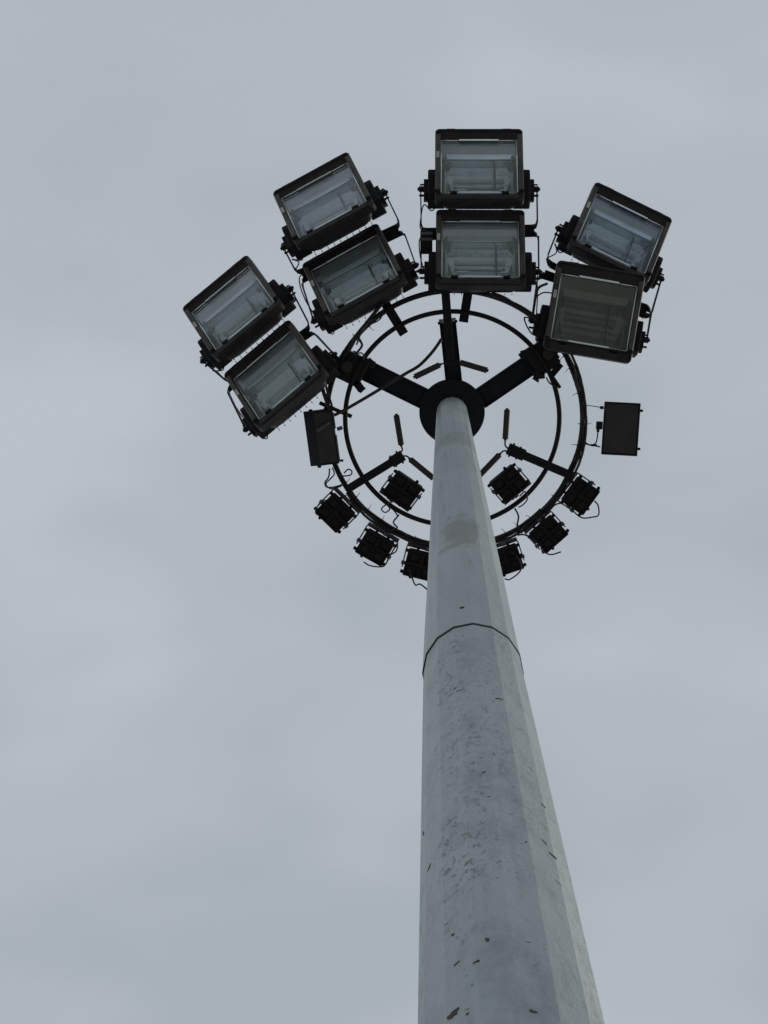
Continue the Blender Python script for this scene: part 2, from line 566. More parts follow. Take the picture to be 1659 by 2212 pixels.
# three head arms: inverted channels with a pulley at the end
def head_arm(p0, p1, wd, tips=True):
    a, b = plan(*p0, 14.26), plan(*p1, 14.26)
    d = (b - a).normalized()
    s = Vector((-d.y, d.x, 0))
    bm = bmesh.new()
    bar(bm, a, b, wd, 0.008)
    for k in (-1, 1):
        bar(bm, a + s * k * (wd / 2 - 0.004) + Vector((0, 0, -0.032)), b + s * k * (wd / 2 - 0.004) + Vector((0, 0, -0.032)), 0.008, 0.056)
    # closing web just inside the flanges
    bar(bm, a + Vector((0, 0, -0.03)), b - d * 0.05 + Vector((0, 0, -0.03)), wd - 0.018, 0.006)
    arm = build('head_arm', bm, M['arm'], mast)
    bm = bmesh.new()
    c = b - d * 0.03
    cyl(bm, c - s * 0.015 + Vector((0, 0, 0.0)), c + s * 0.015, 0.06, 20)
    build('pulley', bm, M['metal'], arm)
    bm = bmesh.new()
    cyl(bm, c - s * (wd / 2 + 0.012), c + s * (wd / 2 + 0.012), 0.012, 10)
    build('pulley_axle', bm, M['black'], arm)
head_arm((983, 850), (966, 688), 0.133)
head_arm((925, 865), (748, 778), 0.168)
head_arm((1035, 862), (1196, 752), 0.168)

# ------------------------------------------------------------------ the carriage (ring frame)
CI, RI = Vector((0.042, -0.084, 13.983)), 0.8426
CO, RO = Vector((0.059, -0.080, 13.983)), 1.0078
car = thing('lamp_carriage', 'black double ring frame hanging round the mast head with guide rollers and lamp brackets', 'ring frame', Matrix.Identity(4))
for nm, c, r, tr in (('inner_ring', CI, RI, 0.019), ('outer_ring', CO, RO, 0.021)):
    bm = bmesh.new()
    tube(bm, [c + Vector((r * math.cos(t), r * math.sin(t), 0)) for t in [2 * math.pi * k / 120 for k in range(120)]], tr, 10, True)
    build(nm, bm, M['black'], car, True)
# guide arms with rollers
def roller(parent, a, b, rod, r=0.024, z=13.935):
    a, b = plan(*a, z), plan(*b, z)
    bm = bmesh.new()
    d = (b - a)
    n = 16
    for k in range(n):                 # ribbed rubber sleeve
        p, q = a + d * (k / n), a + d * ((k + 1) / n)
        cyl(bm, p, q, r if k % 2 else r * 0.97, 14)
    cyl(bm, a - d.normalized() * 0.012, b + d.normalized() * 0.012, r * 0.5, 10)
    ro = build('guide_roller', bm, M['roller'], parent)
    if rod:
        bm = bmesh.new()
        tube(bm, smooth_path([plan(x, y, z) for x, y in rod], 5), 0.0065, 8)
        build('roller_rod', bm, M['black'], ro)
def guide_arm(p0, p1, wd, sleeve=0.0):
    a, b = plan(*p0, 13.945), plan(*p1, 13.945)
    d = (b - a).normalized()
    bm = bmesh.new()
    bar(bm, a, b, wd, 0.04, 0.004)
    g = build('guide_arm', bm, M['black'], car)
    if sleeve:
        s = Vector((-d.y, d.x, 0))
        bm = bmesh.new()
        bar(bm, b - d * sleeve, b + d * 0.012, wd + 0.024, 0.056, 0.004)
        for k in (-1, 1):
            cyl(bm, b - d * 0.02 + s * k * (wd / 2 + 0.0), b - d * 0.02 + s * k * (wd / 2 + 0.026), 0.008, 8)
            cyl(bm, b - d * 0.08 + s * k * (wd / 2 + 0.0), b - d * 0.08 + s * k * (wd / 2 + 0.022), 0.007, 8)
        build('arm_sleeve', bm, M['black'], g)
    return g
g = guide_arm((1236, 1028), (1100, 970), 0.066, 0.13)
roller(g, (1095.5, 885), (1091.5, 948), ((1091.5, 950), (1091, 960), (1095, 967), (1105, 972)))
roller(g, (1079, 982), (1033, 1030), ((1080, 981), (1086, 975), (1092, 974), (1103, 978)))
g = guide_arm((752, 1056), (868, 985), 0.062, 0.10)
roller(g, (856, 897), (866.5, 961), ((867, 963), (869, 972), (865, 977), (858, 980)))
roller(g, (886, 992), (936, 1033), ((884, 991), (880, 986), (872, 985), (864, 988)))
g = guide_arm((960, 600), (974, 790), 0.066, 0.0)
roller(g, (950, 788), (896, 814), ((952, 787), (960, 784), (966, 782)))
roller(g, (994, 783), (1052, 800), ((992, 783), (985, 781), (976, 780)))
# short radial plates tying the rings
def tie(p0, p1, wd, z=14.018, th=0.014):
    bm = bmesh.new()
    a, b = plan(*p0, z), plan(*p1, z)
    bar(bm, a, b, wd, th, 0.002)
    s = (b - a).normalized()
    for t in (0.2, 0.8):
        c = a.lerp(b, t)
        cyl(bm, c - Vector((0, 0, 0.018)), c + Vector((0, 0, 0.02)), 0.009, 6)
    return build('ring_plate', bm, M['black'], car)
tie((823, 640), (873, 722), 0.074)
tie((1016, 600), (1001, 696), 0.072)
tie((1190, 812), (1212, 786), 0.05)
tie((1188, 806), (1210, 838), 0.026, 13.97, 0.02)
tie((690, 870), (760, 900), 0.03)

# docking latches at the arm ends
def latch(cx, cy, ang, mirror=1):
    c = plan(cx, cy, 14.02)
    mw = Matrix.Translation(c) @ Matrix.Rotation(ang, 4, 'Z')
    bm = bmesh.new()
    box(bm, (0, 0, 0.04), (0.20, 0.235, 0.13), None, 0.012)
    box(bm, (0.09, -0.10 * mirror, 0.02), (0.11, 0.05, 0.10), None, 0.006)
    box(bm, (0.10, 0.10 * mirror, 0.0), (0.09, 0.06, 0.05), Matrix.Rotation(0.5, 4, 'Z'), 0.006)
    box(bm, (-0.12, 0.02, 0.03), (0.08, 0.12, 0.06), Matrix.Rotation(-0.2, 4, 'Z'), 0.006)
    la = build('docking_latch', bm, M['black'], car, False, mw)
    bm = bmesh.new()
    cyl(bm, (-0.05, 0.0, -0.03), (-0.05, 0.0, -0.055), 0.045, 20)
    cyl(bm, (-0.05, 0.0, -0.055), (-0.05, 0.0, -0.063), 0.030, 6)
    build('latch_boss', bm, M['housing'], la)
    bm = bmesh.new()
    tube(bm, smooth_path([(0.08, 0.09 * mirror, -0.02), (0.13, 0.12 * mirror, -0.025), (0.15, 0.09 * mirror, -0.025), (0.13, 0.14 * mirror, -0.02)], 5), 0.010, 6)
    build('latch_hook', bm, M['arm'], la)
    bm = bmesh.new()
    box(bm, (0.10, -0.12 * mirror, -0.02), (0.05, 0.03, 0.012), Matrix.Rotation(0.3, 4, 'Z'))
    build('latch_plate', bm, M['arm'], la)
latch(762, 797, R(26))
latch(1172, 772, R(180 - 34), -1)
# pale fork tips on the upper head arm
for x, y in ((954.5, 694), (979, 691)):
    bm = bmesh.new()
    box(bm, plan(x, y, 14.15), (0.022, 0.028, 0.05), None, 0.003)
    tag(build('fork_tip', bm, M['metal'], mast), 'pale zinc tip')

# ------------------------------------------------------------------ big floodlights
def basis(psi, th, ro):
    x = Vector((math.cos(psi), math.sin(psi), 0))
    y0 = Vector((math.sin(psi), -math.cos(psi), 0))
    n0 = Vector((0, 0, -1))
    y = y0 * math.cos(th) - n0 * math.sin(th)
    n = x.cross(y)
    return x * math.cos(ro) + y * math.sin(ro), -x * math.sin(ro) + y * math.cos(ro), n
def pose(c, psi, th, ro=0.0):
    x, y, n = basis(R(psi), R(th), R(ro))
    m = Matrix((x, y, n)).transposed().to_4x4()
    return Matrix.Translation(Vector(c)) @ m
PIV = Vector((0.452, -0.125, -0.155))
SIDE = {}
def flood_proto(mw, label, group):
    t = thing('floodlight', label, 'floodlight', mw, group)
    # front frame
    bm = bmesh.new()
    loft(bm, [rrect(.335, .340, .03, -.078), rrect(.345, .350, .033, -.070), rrect(.345, .350, .033, -.008), rrect(.340, .345, .030, 0),
              rrect(.330, .334, .024, 0), rrect(.325, .326, .020, -.018), rrect(.3035, .262, .012, -.036), rrect(.3035, .262, .012, -.070)])
    # welded corner strips on the lower lip
    box(bm, (0, -0.318, 0.002), (0.60, 0.045, 0.012), None, 0.004)
    fr = build('front_frame', bm, M['frame'], t)
    for sx in (-1, 1):
        bm = bmesh.new()
        box(bm, (sx * 0.322, 0.02, 0.003), (0.036, 0.54, 0.012), None, 0.004)
        build('side_strip', bm, M['strip'], fr)
        bm = bmesh.new()
        box(bm, (sx * 0.325, -0.262, 0.004), (0.040, 0.022, 0.020), None, 0.003)
        build('corner_joint', bm, M['black'], fr)
        bm = bmesh.new()
        box(bm, (sx * 0.20, -0.272, -0.012), (0.055, 0.022, 0.030), None, 0.003)
        build('hinge', bm, M['black'], fr)
        bm = bmesh.new()
        box(bm, (sx * 0.22, 0.345, -0.018), (0.07, 0.016, 0.03), None, 0.003)
        build('clip', bm, M['housing'], fr)
    bm = bmesh.new()
    box(bm, (-0.324, 0.085, 0.0105), (0.024, 0.062, 0.003))
    build('sticker', bm, M['sticker'], fr)
    # silver bezel round the glass
    bm = bmesh.new()
    for sx in (-1, 1):
        cyl(bm, (sx * 0.2985, -0.256, -0.026), (sx * 0.2985, 0.250, -0.026), 0.0066, 8)
        build('bezel', bm, M['bezel'], fr, True)
        bm = bmesh.new()
        cyl(bm, (sx * 0.160, 0.250, -0.026), (sx * 0.295, 0.250, -0.026), 0.0040, 8)
        build('bezel', bm, M['bezel'], fr, True)
        bm = bmesh.new()
    cyl(bm, (-0.295, -0.257, -0.026), (0.295, -0.257, -0.026), 0.0042, 8)
    build('bezel', bm, M['bezel'], fr, True)
    bm = bmesh.new()
    box(bm, (0, 0.257, -0.029), (0.315, 0.016, 0.008), Matrix.Rotation(-0.25, 4, 'X'), 0.002)
    build('glass_clamp', bm, M['bezel'], fr)
    bm = bmesh.new()
    box(bm, (0, -0.251, -0.028), (0.315, 0.009, 0.006))
    build('glass_clamp', bm, M['bezel'], fr)
    # glass
    bm = bmesh.new()
    vs = [bm.verts.new(p) for p in ((-.302, -.260, -.045), (.302, -.260, -.045), (.302, .260, -.045), (-.302, .260, -.045))]
    bm.faces.new(vs)
    build('glass_pane', bm, M['glass'], t)
    # reflector: hood plate, bright lip, bowl, cheeks, strut and lamp
    bm = bmesh.new()
    prof = [(0.262, -0.062), (0.200, -0.066), (0.148, -0.0765)]
    for (y0, z0), (y1, z1) in zip(prof, prof[1:]):
        bm.faces.new([bm.verts.new(p) for p in ((-.30, y0, z0), (.30, y0, z0), (.30, y1, z1), (-.30, y1, z1))])
    build('hood_plate', bm, M['hood'], t)
    bm = bmesh.new()
    bm.faces.new([bm.verts.new(p) for p in ((-.262, .152, -.074), (.262, .152, -.074), (.245, .094, -.061), (-.245, .094, -.061))])
    build('reflector_lip', bm, M['lip'], t)
    bm = bmesh.new()
    for s in (-1, 1):
        bm.faces.new([bm.verts.new(p) for p in ((s * .262, .152, -.0745), (s * .30, .152, -.0745), (s * .30, .094, -.078), (s * .245, .094, -.0615))])
    tag(build('lip_cheek', bm, M['hood'], t), kind='stuff')
    bm = bmesh.new()
    cyl(bm, (-0.299, 0.088, -0.056), (0.299, 0.088, -0.056), 0.0042, 8)
    build('ridge_bar', bm, M['bezel'], t, True)
    bm = bmesh.new()
    prof = [(0.085, -0.066), (0.060, -0.130), (0.020, -0.175), (-0.045, -0.200), (-0.105, -0.196), (-0.165, -0.168), (-0.215, -0.120), (-0.262, -0.066)]
    rows = []
    for y, z in prof:
        q = min(1, (-z - 0.06) / 0.1)
        rows.append([bm.verts.new((x, y, z)) for x in (-0.30 + 0.05 * q, -0.20, -0.1, 0.0, 0.1, 0.20, 0.30 - 0.05 * q)])
    for a_, b_ in zip(rows, rows[1:]):
        for i in range(6):
            bm.faces.new((a_[i], a_[i + 1], b_[i + 1], b_[i]))
    for s, i in ((-1, 0), (1, 6)):
        side = [r_[i] for r_ in rows]
        c0 = bm.verts.new((s * 0.302, 0.085, -0.062))
        c1 = bm.verts.new((s * 0.302, -0.262, -0.062))
        bm.faces.new([c0] + side + [c1])
    refl = build('reflector', bm, M['reflector'], t)
    for s in (-1, 1):
        bm = bmesh.new()
        pts = [Vector(p) for p in ((s * .245, -.085, -.10), (s * .255, -.215, -.085), (s * .205, -.20, -.12))]
        loft(bm, [pts, [p + Vector((0, 0, -0.004)) for p in pts]], True, True)
        build('side_cheek', bm, M['dark'], refl)
        bm = bmesh.new()
        pts = [Vector(p) for p in ((s * .252, .070, -.11), (s * .262, -.02, -.085), (s * .225, .05, -.13))]
        loft(bm, [pts, [p + Vector((0, 0, -0.004)) for p in pts]], True, True)
        build('side_cheek', bm, M['dark'], refl)
    bm = bmesh.new()
    bar(bm, (0.125, 0.080, -0.105), (0.125, -0.235, -0.100), 0.013, 0.010)
    build('lamp_strut', bm, M['dark'], refl)
    bm = bmesh.new()
    cyl(bm, (-0.17, -0.05, -0.150), (0.17, -0.05, -0.150), 0.014, 12)
    cyl(bm, (-0.20, -0.05, -0.150), (-0.17, -0.05, -0.150), 0.022, 10)
    cyl(bm, (0.17, -0.05, -0.150), (0.20, -0.05, -0.150), 0.022, 10)
    build('lamp_tube', bm, M['tube'], refl)
    for x0, y0, l0 in ((-0.14, -0.105, .08), (0.19, -0.108, .05), (-0.02, -0.140, .06), (-.16, -.20, .09), (.20, -.205, .06)):
        bm = bmesh.new()
        box(bm, (x0, y0, -0.188 if y0 > -.15 else -.135), (l0, 0.006, 0.008))
        build('reflector_rib', bm, M['bezel'], refl)
    # housing with fins
    bm = bmesh.new()
    loft(bm, [rrect(.333, .337, .05, -.076), rrect(.310, .305, .05, -.105), rrect(.285, .262, .05, -.19, -.03), rrect(.245, .20, .05, -.250, -.045), rrect(.20, .15, .04, -.262, -.045)], False, True)
    ho = build('housing', bm, M['housing'], t)
    bm = bmesh.new()
    prof = [Vector(p) for p in ((0, -.300, -.100), (0, -.308, -.112), (0, -.286, -.190), (0, -.245, -.258), (0, .14, -.275), (0, .155, -.244), (0, -.238, -.243), (0, -.284, -.186), (0, -.297, -.106))]
    loft(bm, [[p + Vector((-.0022, 0, 0)) for p in prof], [p + Vector((.0022, 0, 0)) for p in prof]], True, True)
    hook = [Vector((0, -.262, -.262)), Vector((0, -.272, -.258)), Vector((0, -.275, -.235))]
    loft(bm, [[p + Vector((-.0035, 0, 0)) for p in hook], [p + Vector((.0035, 0, 0)) for p in hook]], True, True)
    fin0 = build('fin', bm, M['housing'], ho)
    for k in range(10):
        f = fin0 if k == 0 else fin0.copy()
        if k: S.collection.objects.link(f)
        f.location.x = -0.252 + k * 0.056
    # side boxes with pivot bolts
    for s in (-1, 1):
        bm = bmesh.new()
        pr = [Vector((0, y, z)) for y, z in ((-.00, -.070), (-.05, -.062), (-.235, -.080), (-.262, -.120), (-.270, -.215), (-.225, -.262), (-.10, -.250), (-.02, -.20), (0.01, -.14))]
        loft(bm, [[p + Vector((s * .270, 0, 0)) for p in pr], [p + Vector((s * .392, 0, 0)) for p in pr],
                  [Vector((s * .400, p.y * 0.94 - 0.008, p.z * 0.94 - 0.010)) for p in pr]], True, True)
        pr = [Vector((0, y, z)) for y, z in ((-.07, -.10), (-.20, -.11), (-.235, -.16), (-.20, -.225), (-.10, -.215))]
        loft(bm, [[p + Vector((s * .40, 0, 0)) for p in pr], [p + Vector((s * .432, 0, 0)) for p in pr]], True, True)
        sb = build('side_box', bm, M['black'], t)
        bm = bmesh.new()
        cyl(bm, (s * .43, PIV.y, PIV.z), (s * .470, PIV.y, PIV.z), 0.024, 10)
        cyl(bm, (s * .46, PIV.y, PIV.z), (s * .482, PIV.y, PIV.z), 0.013, 6)
        cyl(bm, (s * .43, PIV.y - .055, PIV.z - .01), (s * .468, PIV.y - .055, PIV.z - .01), 0.009, 6)
        cyl(bm, (s * .43, PIV.y + .035, PIV.z + .01), (s * .462, PIV.y + .035, PIV.z + .01), 0.007, 6)
        build('pivot_bolt', bm, M['black'], sb)
    return t
def copy_tree(o, parent=None):
    c = o.copy()
    S.collection.objects.link(c)
    c.parent = parent
    for ch in list(o.children):
        copy_tree(ch, c)
    return c

# yoke ends (left, right) give the cross member of each pair, in survey units
BIG = [
    ((-1.718, -0.977, 14.210), -37.2, 43.2, 2.0, 'large floodlight farthest left, outer one of the leftmost pair', ((495, 828), (672, 708))),
    ((-1.354, -0.459, 13.882), -39.6, 43.0, 0.0, 'large floodlight right above the tilted black gear panel, inner one of the leftmost pair', ((490, 842), (676, 716))),
    ((-0.979, -1.816, 14.213), -27.6, 44.8, 0.0, 'upper large floodlight of the second pair from the left, tilted towards the upper left', ((642, 592), (866, 487))),
    ((-0.736, -1.243, 14.035), -28.2, 44.4, 0.0, 'lower large floodlight of the second pair from the left, close above the ring', ((650, 606), (872, 499))),
    ((0.256, -2.064, 14.179), 0.5, 34.4, 0.0, 'topmost large floodlight, standing straight up above its twin', ((910, 500), (1161, 492))),
    ((0.260, -1.421, 13.931), 0.7, 33.2, 0.0, 'large floodlight directly above the mast and ring, beside a small grey gear box', ((909, 512), (1163, 504))),
    ((1.382, -1.540, 14.256), 26.0, 36.0, 0.0, 'upper large floodlight of the right pair, tilted clockwise with bluish glass', ((1178, 565), (1404, 688))),
    ((1.139, -0.921, 13.898), 10.4, 9.9, 0.5, 'large floodlight facing straight down on the right, with dark olive glass', ((1162, 592), (1408, 668))),
]
proto = None
bigs = []
def loc_pt(mwi, p): return mwi @ p
for i, (c, psi, th, ro, label, ends) in enumerate(BIG):
    mw = pose(c, psi, th, ro)
    if proto is None:
        o = proto = flood_proto(mw, label, 'large floodlights round the mast head')
        template = None
    else:
        o = copy_tree(tmpl)
        o.matrix_world = mw
        o['label'] = label
    if i == 0:
        # keep an untouched copy source: children before the yoke is added
        tmpl = proto
        kids = list(proto.children)
    bigs.append((o, mw, ends))
for i, gm, lb in ((6, 'glass_blue', 'bluish glass'), (7, 'glass_brown', 'dark olive brown glass, dark reflection put into its tint')):
    for ch in bigs[i][0].children:
        if ch.name.startswith('glass_pane'):
            ch.material_slots[0].link = 'OBJECT'
            ch.material_slots[0].material = M[gm]
            ch['label'] = lb
# yokes are fitted after copying, because each is bent to its own cross member
for i, (o, mw, ends) in enumerate(bigs):
    inv = mw.inverted()
    zc = {0: 14.33, 1: 14.30, 2: 14.40, 3: 14.37, 4: 14.36, 5: 14.33, 6: 14.36, 7: 14.20}[i]
    a, b = plan(*ends[0], zc), plan(*ends[1], zc)
    d = (b - a).normalized()
    outw = Vector((d.y, -d.x, 0))
    bm = bmesh.new()
    bar(bm, a + d * 0.045, b - d * 0.045, 0.055, 0.010, 0.002)
    for v_ in bm.verts: v_.co = inv @ v_.co
    yb = build('yoke_bar', bm, M['black'], o)
    for s, e_ in ((-1, a), (1, b)):
        pv = mw @ Vector((s * 0.456, PIV.y, PIV.z))
        toward = (pv - e_)
        tn = toward.normalized()
        k1 = e_ - d * s * 0.05
        k2 = e_ - d * s * 0.012 + tn * 0.018
        k3 = e_ + tn * 0.06
        ptsy = [k1, k2, k3, pv]
        bm = bmesh.new()
        loops = []
        for j, p in enumerate(ptsy):
            q = ptsy[min(j + 1, 3)] - ptsy[max(j - 1, 0)]
            q.normalize()
            wv = outw if j == 0 else Vector((0, 0, 1))
            wv = (wv - q * wv.dot(q)).normalized()
            if j == 1: wv = (outw * 0.6 + Vector((0, 0, 1))).normalized()
            tv = q.cross(wv).normalized()
            hw, ht = (0.027, 0.005) if j < 3 else (0.018, 0.005)
            loops.append([inv @ (p + wv * hw + tv * ht), inv @ (p - wv * hw + tv * ht), inv @ (p - wv * hw - tv * ht), inv @ (p + wv * hw - tv * ht)])
        loft(bm, loops, True, True)
        build('yoke_arm', bm, M['black'], o)
    # supply lead looping out of the left side box
    rr = random.Random(20 + i)
    p0 = mw @ Vector((-0.41, -0.19, -0.17))
    s0 = a - b
    e1 = a + outw * rr.uniform(-0.02, 0.03)
    mid = p0.lerp(e1, 0.5) + (-d) * rr.uniform(-0.05, 0.035) + outw * rr.uniform(-0.03, 0.03) - Vector((0, 0, 0.05))
    q0 = p0 - outw * 0.06 - d * 0.02 - Vector((0, 0, 0.03))
    bm = bmesh.new()
    tube(bm, [inv @ p for p in smooth_path([mw @ Vector((-0.33, -0.25, -0.20)), mw @ Vector((-0.37, -0.30, -0.20)), p0 if i % 2 else q0, mid, e1, e1.lerp(b, 0.12)], 6)], 0.0052, 6)
    build('supply_lead', bm, M['rubber'], o)
# gantry brackets carrying each pair, joined to the ring
def gantry(end_l, end_r, foot, zc, wd=0.07):
    a, b = plan(*end_l, zc), plan(*end_r, zc)
    c = (a + b) / 2
    f = plan(*foot, 14.03)
    knee = Vector((f.x, f.y, zc))
    bm = bmesh.new()
    dd = (b - a).normalized()
    bar(bm, a + dd * 0.03, b - dd * 0.03, 0.062, 0.02, 0.003)
    bar(bm, c, knee, wd, 0.02, 0.003)
    bar(bm, knee + Vector((0, 0, 0.01)), f - Vector((0, 0, 0.03)), wd * 0.6, 0.03, 0.003, up=dd)
    build('lamp_bracket', bm, M['black'], car)
gantry((493, 836), (674, 713), (735, 800), 14.315)
gantry((646, 600), (869, 494), (829, 652), 14.385)
gantry((909.5, 506), (1162, 498), (1013, 618), 14.345)
gantry((1168, 588), (1405, 674), (1185, 762), 14.30)

# grey gear box beside the lower middle floodlight
c = plan(921, 523, 14.12)
gb = thing('gear_box', 'small grey ballast box with two pale bands left of the lower middle floodlight', 'gear box', Matrix.Translation(c))
bm = bmesh.new()
box(bm, (0, 0, 0), (0.095, 0.185, 0.11), None, 0.008)
build('case', bm, M['black'], gb)
for y in (-0.065, -0.022):
    bm = bmesh.new()
    box(bm, (0.002, y, -0.03), (0.100, 0.026, 0.064), None, 0.004)
    build('band', bm, M['gear'], gb)
bm = bmesh.new()
box(bm, (0, -0.04, -0.058), (0.05, 0.012, 0.008), None, 0.002)
build('latch', bm, M['black'], gb)

# ------------------------------------------------------------------ small floodlights
def small_proto(mw, label, group):
    t = thing('small_floodlight', label, 'floodlight', mw, group)
    bm = bmesh.new()
    loft(bm, [rrect(.085, .078, .012, -.060), rrect(.108, .100, .012, -.045), rrect(.112, .104, .012, -.010), rrect(.112, .104, .012, 0),
              rrect(.101, .093, .008, 0), rrect(.099, .091, .008, -.012)], True, True)
    build('body', bm, M['black'], t)
    bm = bmesh.new()
    box(bm, (0, 0, -0.003), (0.030, 0.184, 0.010), None, 0.002)
    build('cross_rib', bm, M['lens'], t)
    bm = bmesh.new()
    box(bm, (0, 0, -0.002), (0.200, 0.028, 0.010), None, 0.002)
    build('cross_rib', bm, M['lens'], t)
    for sx in (-1, 1):
        for sy in (-1, 1):
            bm = bmesh.new()
            box(bm, (sx * .054, sy * .050, -.010), (.060, .054, .008), None, .003)
            build('lens', bm, M['lens'] if (sx * sy > 0 and sx > 0) else M['black'], t)
    for x, y, sx, sy in ((-.118, .085, .03, .022), (.118, .085, .03, .022), (-.118, -.085, .03, .022), (.118, -.085, .03, .022), (.05, .110, .022, .026), (-.05, -.110, .022, .026), (.118, 0, .02, .02), (-.045, .110, .02, .02)):
        bm = bmesh.new()
        box(bm, (x, y, -.022), (sx, sy, .022), Matrix.Rotation(0.3 * (x > 0) - 0.1, 4, 'Z'), .004)
        build('clip', bm, M['black'], t)
    # bracket arm running clear of the body
    bm = bmesh.new()
    for s in (-1, 1):
        bar(bm, (s * .127, -.05, -.030), (s * .127, .10, -.055), .009, .034)
    bar(bm, (-.127, .118, -.060), (.127, .118, -.060), .030, .010)
    for s in (-1, 1):
        bar(bm, (s * .127, .098, -.056), (s * .124, .124, -.060), .006, .024)
        cyl(bm, (s * .110, -.02, -.032), (s * .140, -.02, -.032), .015, 8)
    build('bracket', bm, M['gear'], t)
    bm = bmesh.new()
    box(bm, (0.02, 0.122, -.046), (.034, .03, .026), None, .003)
    build('ring_clamp', bm, M['gear'], t)
    return t
SM = [
    ((869, 1060), 35 + 180, 14, 'small square floodlight inside the ring left of the mast, with a curled lead', 13.93),
    ((723, 1109), 45, -12, 'small square floodlight lowest left of the tilted panel, first outside the ring', 13.94),
    ((809, 1184), 30, -14, 'small square floodlight outside the ring bottom left, second from the mast', 13.94),
    ((908, 1222), 14, -12, 'small square floodlight half hidden behind the left side of the mast', 13.95),
    ((1100, 1046), 140, 14, 'small square floodlight inside the ring right of the mast', 13.93),
    ((1255, 1072), -55, -12, 'small square floodlight farthest right of the row, below the flat panel', 13.94),
    ((1186, 1155), -42, -14, 'small square floodlight outside the ring bottom right, middle of its row of three', 13.94),
    ((1094, 1212), -19, -12, 'small square floodlight half hidden behind the right side of the mast', 13.95),
]
sp = None
for k, ((x, y), psi, th, label, z) in enumerate(SM):
    mw = pose(plan(x, y, z), psi, th, 0)
    mw = mw @ Matrix.Scale(1.10 if k < 4 else 1.06, 4)
    if sp is None:
        o = sp = small_proto(mw, label, 'small square floodlights along the lower half of the ring')
    else:
        o = copy_tree(sp)
        o.matrix_world = mw
        o['label'] = label
# a lead for each, looping from the lamp to the ring
def cable(pts, r, label, z=13.93, cat='cable', name='cable', m='rubber', group=None, seg=6):
    P = [plan(*p[:2], p[2] if len(p) > 2 else z) for p in pts]
    bm = bmesh.new()
    tube(bm, smooth_path(P, 7), max(r * 1.15, 0.0055), seg)
    return tag(build(name, bm, M[m], None, True), label, cat, group)
cable([(845, 1085), (831, 1092), (824, 1100), (832, 1107), (842, 1100), (838, 1092), (852, 1104), (860, 1116)], .0045, 'thin black lead coiled on the inner ring under the left inside floodlight')
cable([(862, 1112), (850, 1128), (858, 1140), (846, 1146), (832, 1143), (815, 1132)], .006, 'black lead dropping from the inner ring to the outer ring left of the mast')
cable([(748, 1070), (735, 1075), (722, 1068), (714, 1078), (700, 1082), (685, 1095), (683, 1112)], .0045, 'thin lead arched over the top of the lower left small floodlight')
cable([(846, 1168), (858, 1172), (856, 1190), (842, 1200), (836, 1214), (826, 1224), (800, 1222), (786, 1214)], .0050, 'lead looped round the right edge of the bottom left small floodlight')
cable([(884, 1228), (896, 1262), (908, 1262), (926, 1276)], .0055, 'short lead hanging below the small floodlight left of the mast foot')
cable([(1112, 1098), (1120, 1115), (1118, 1135), (1128, 1152)], .006, 'black lead bridging inner and outer ring right of the mast')
cable([(1122, 1072), (1134, 1062), (1139, 1078), (1130, 1090), (1120, 1096)], .0045, 'thin lead beside the small floodlight inside the ring on the right')
cable([(1218, 1084), (1234, 1100), (1256, 1118), (1280, 1117), (1293, 1112), (1292, 1092), (1284, 1082)], .0050, 'lead looped below the farthest right small floodlight')
cable([(1216, 1086), (1200, 1090), (1188, 1102), (1180, 1112), (1172, 1125), (1162, 1136)], .0055, 'lead sagging between the two right small floodlights')
cable([(1145, 1158), (1160, 1170), (1168, 1180), (1172, 1190), (1190, 1198), (1212, 1192)], .0050, 'lead looped under the bottom right small floodlight')
cable([(1118, 1156), (1132, 1155), (1146, 1162), (1158, 1174)], .0055, 'short lead leaving the ring left of the bottom right small floodlight')
cable([(1104, 1190), (1118, 1204), (1126, 1226), (1118, 1240), (1100, 1252), (1090, 1250)], .0050, 'lead down the right edge of the small floodlight beside the mast')
cable([(743, 1022), (752, 1014), (760, 1018), (757, 1026), (742, 1028), (730, 1024)], .0050, 'lead coiled on the ring just below the tilted panel')
cable([(712, 1012), (710, 1030), (702, 1042), (706, 1052), (722, 1052), (742, 1046)], .0055, 'lead hanging in a loop under the tilted panel')
cable([(718, 1010), (722, 1024), (714, 1034), (704, 1046), (716, 1056), (738, 1050)], .0045, 'second thinner lead hanging in a loop under the tilted panel')

# cables bundled along the outer ring
def arc_bundle(a0, a1, c, r, n, label, seedn, rt=0.0105, spread=0.021, zoff=-0.025, group='cables strapped along the ring'):
    rr = random.Random(seedn)
    for k in range(n):
        pts = []
        ph, fq = rr.uniform(0, 6), rr.uniform(5, 11)
        off = spread * (k - (n - 1) / 2)
        for i in range(50):
            t = R(a0 + (a1 - a0) * i / 49)
            q = r + off + 0.006 * math.sin(fq * t + ph) + rr.uniform(-.0015, .0015)
            pts.append(c + Vector((q * math.cos(t), q * math.sin(t), zoff + 0.007 * math.sin(1.7 * fq * t + ph))))
        bm = bmesh.new()
        tube(bm, pts, rt, 6)
        tag(build('ring_cable', bm, M['rubber'], None, True), label + (' outer strand', ' middle strand', ' inner strand')[(2 - k) % 3], 'cable', group)
arc_bundle(-38, 46, CO, RO + 0.008, 3, 'black cable strapped along the right side of the outer ring,', 3)
arc_bundle(46, 146, CO, RO + 0.002, 3, 'black cable strapped along the bottom of the outer ring,', 5)
arc_bundle(-152, -122, CO, RO + 0.004, 2, 'black cable strapped to the upper left of the outer ring,', 8, .0075)
arc_bundle(-80, -50, CO, RO + 0.006, 2, 'black cable strapped to the upper right of the outer ring,', 9, .0065, .016)
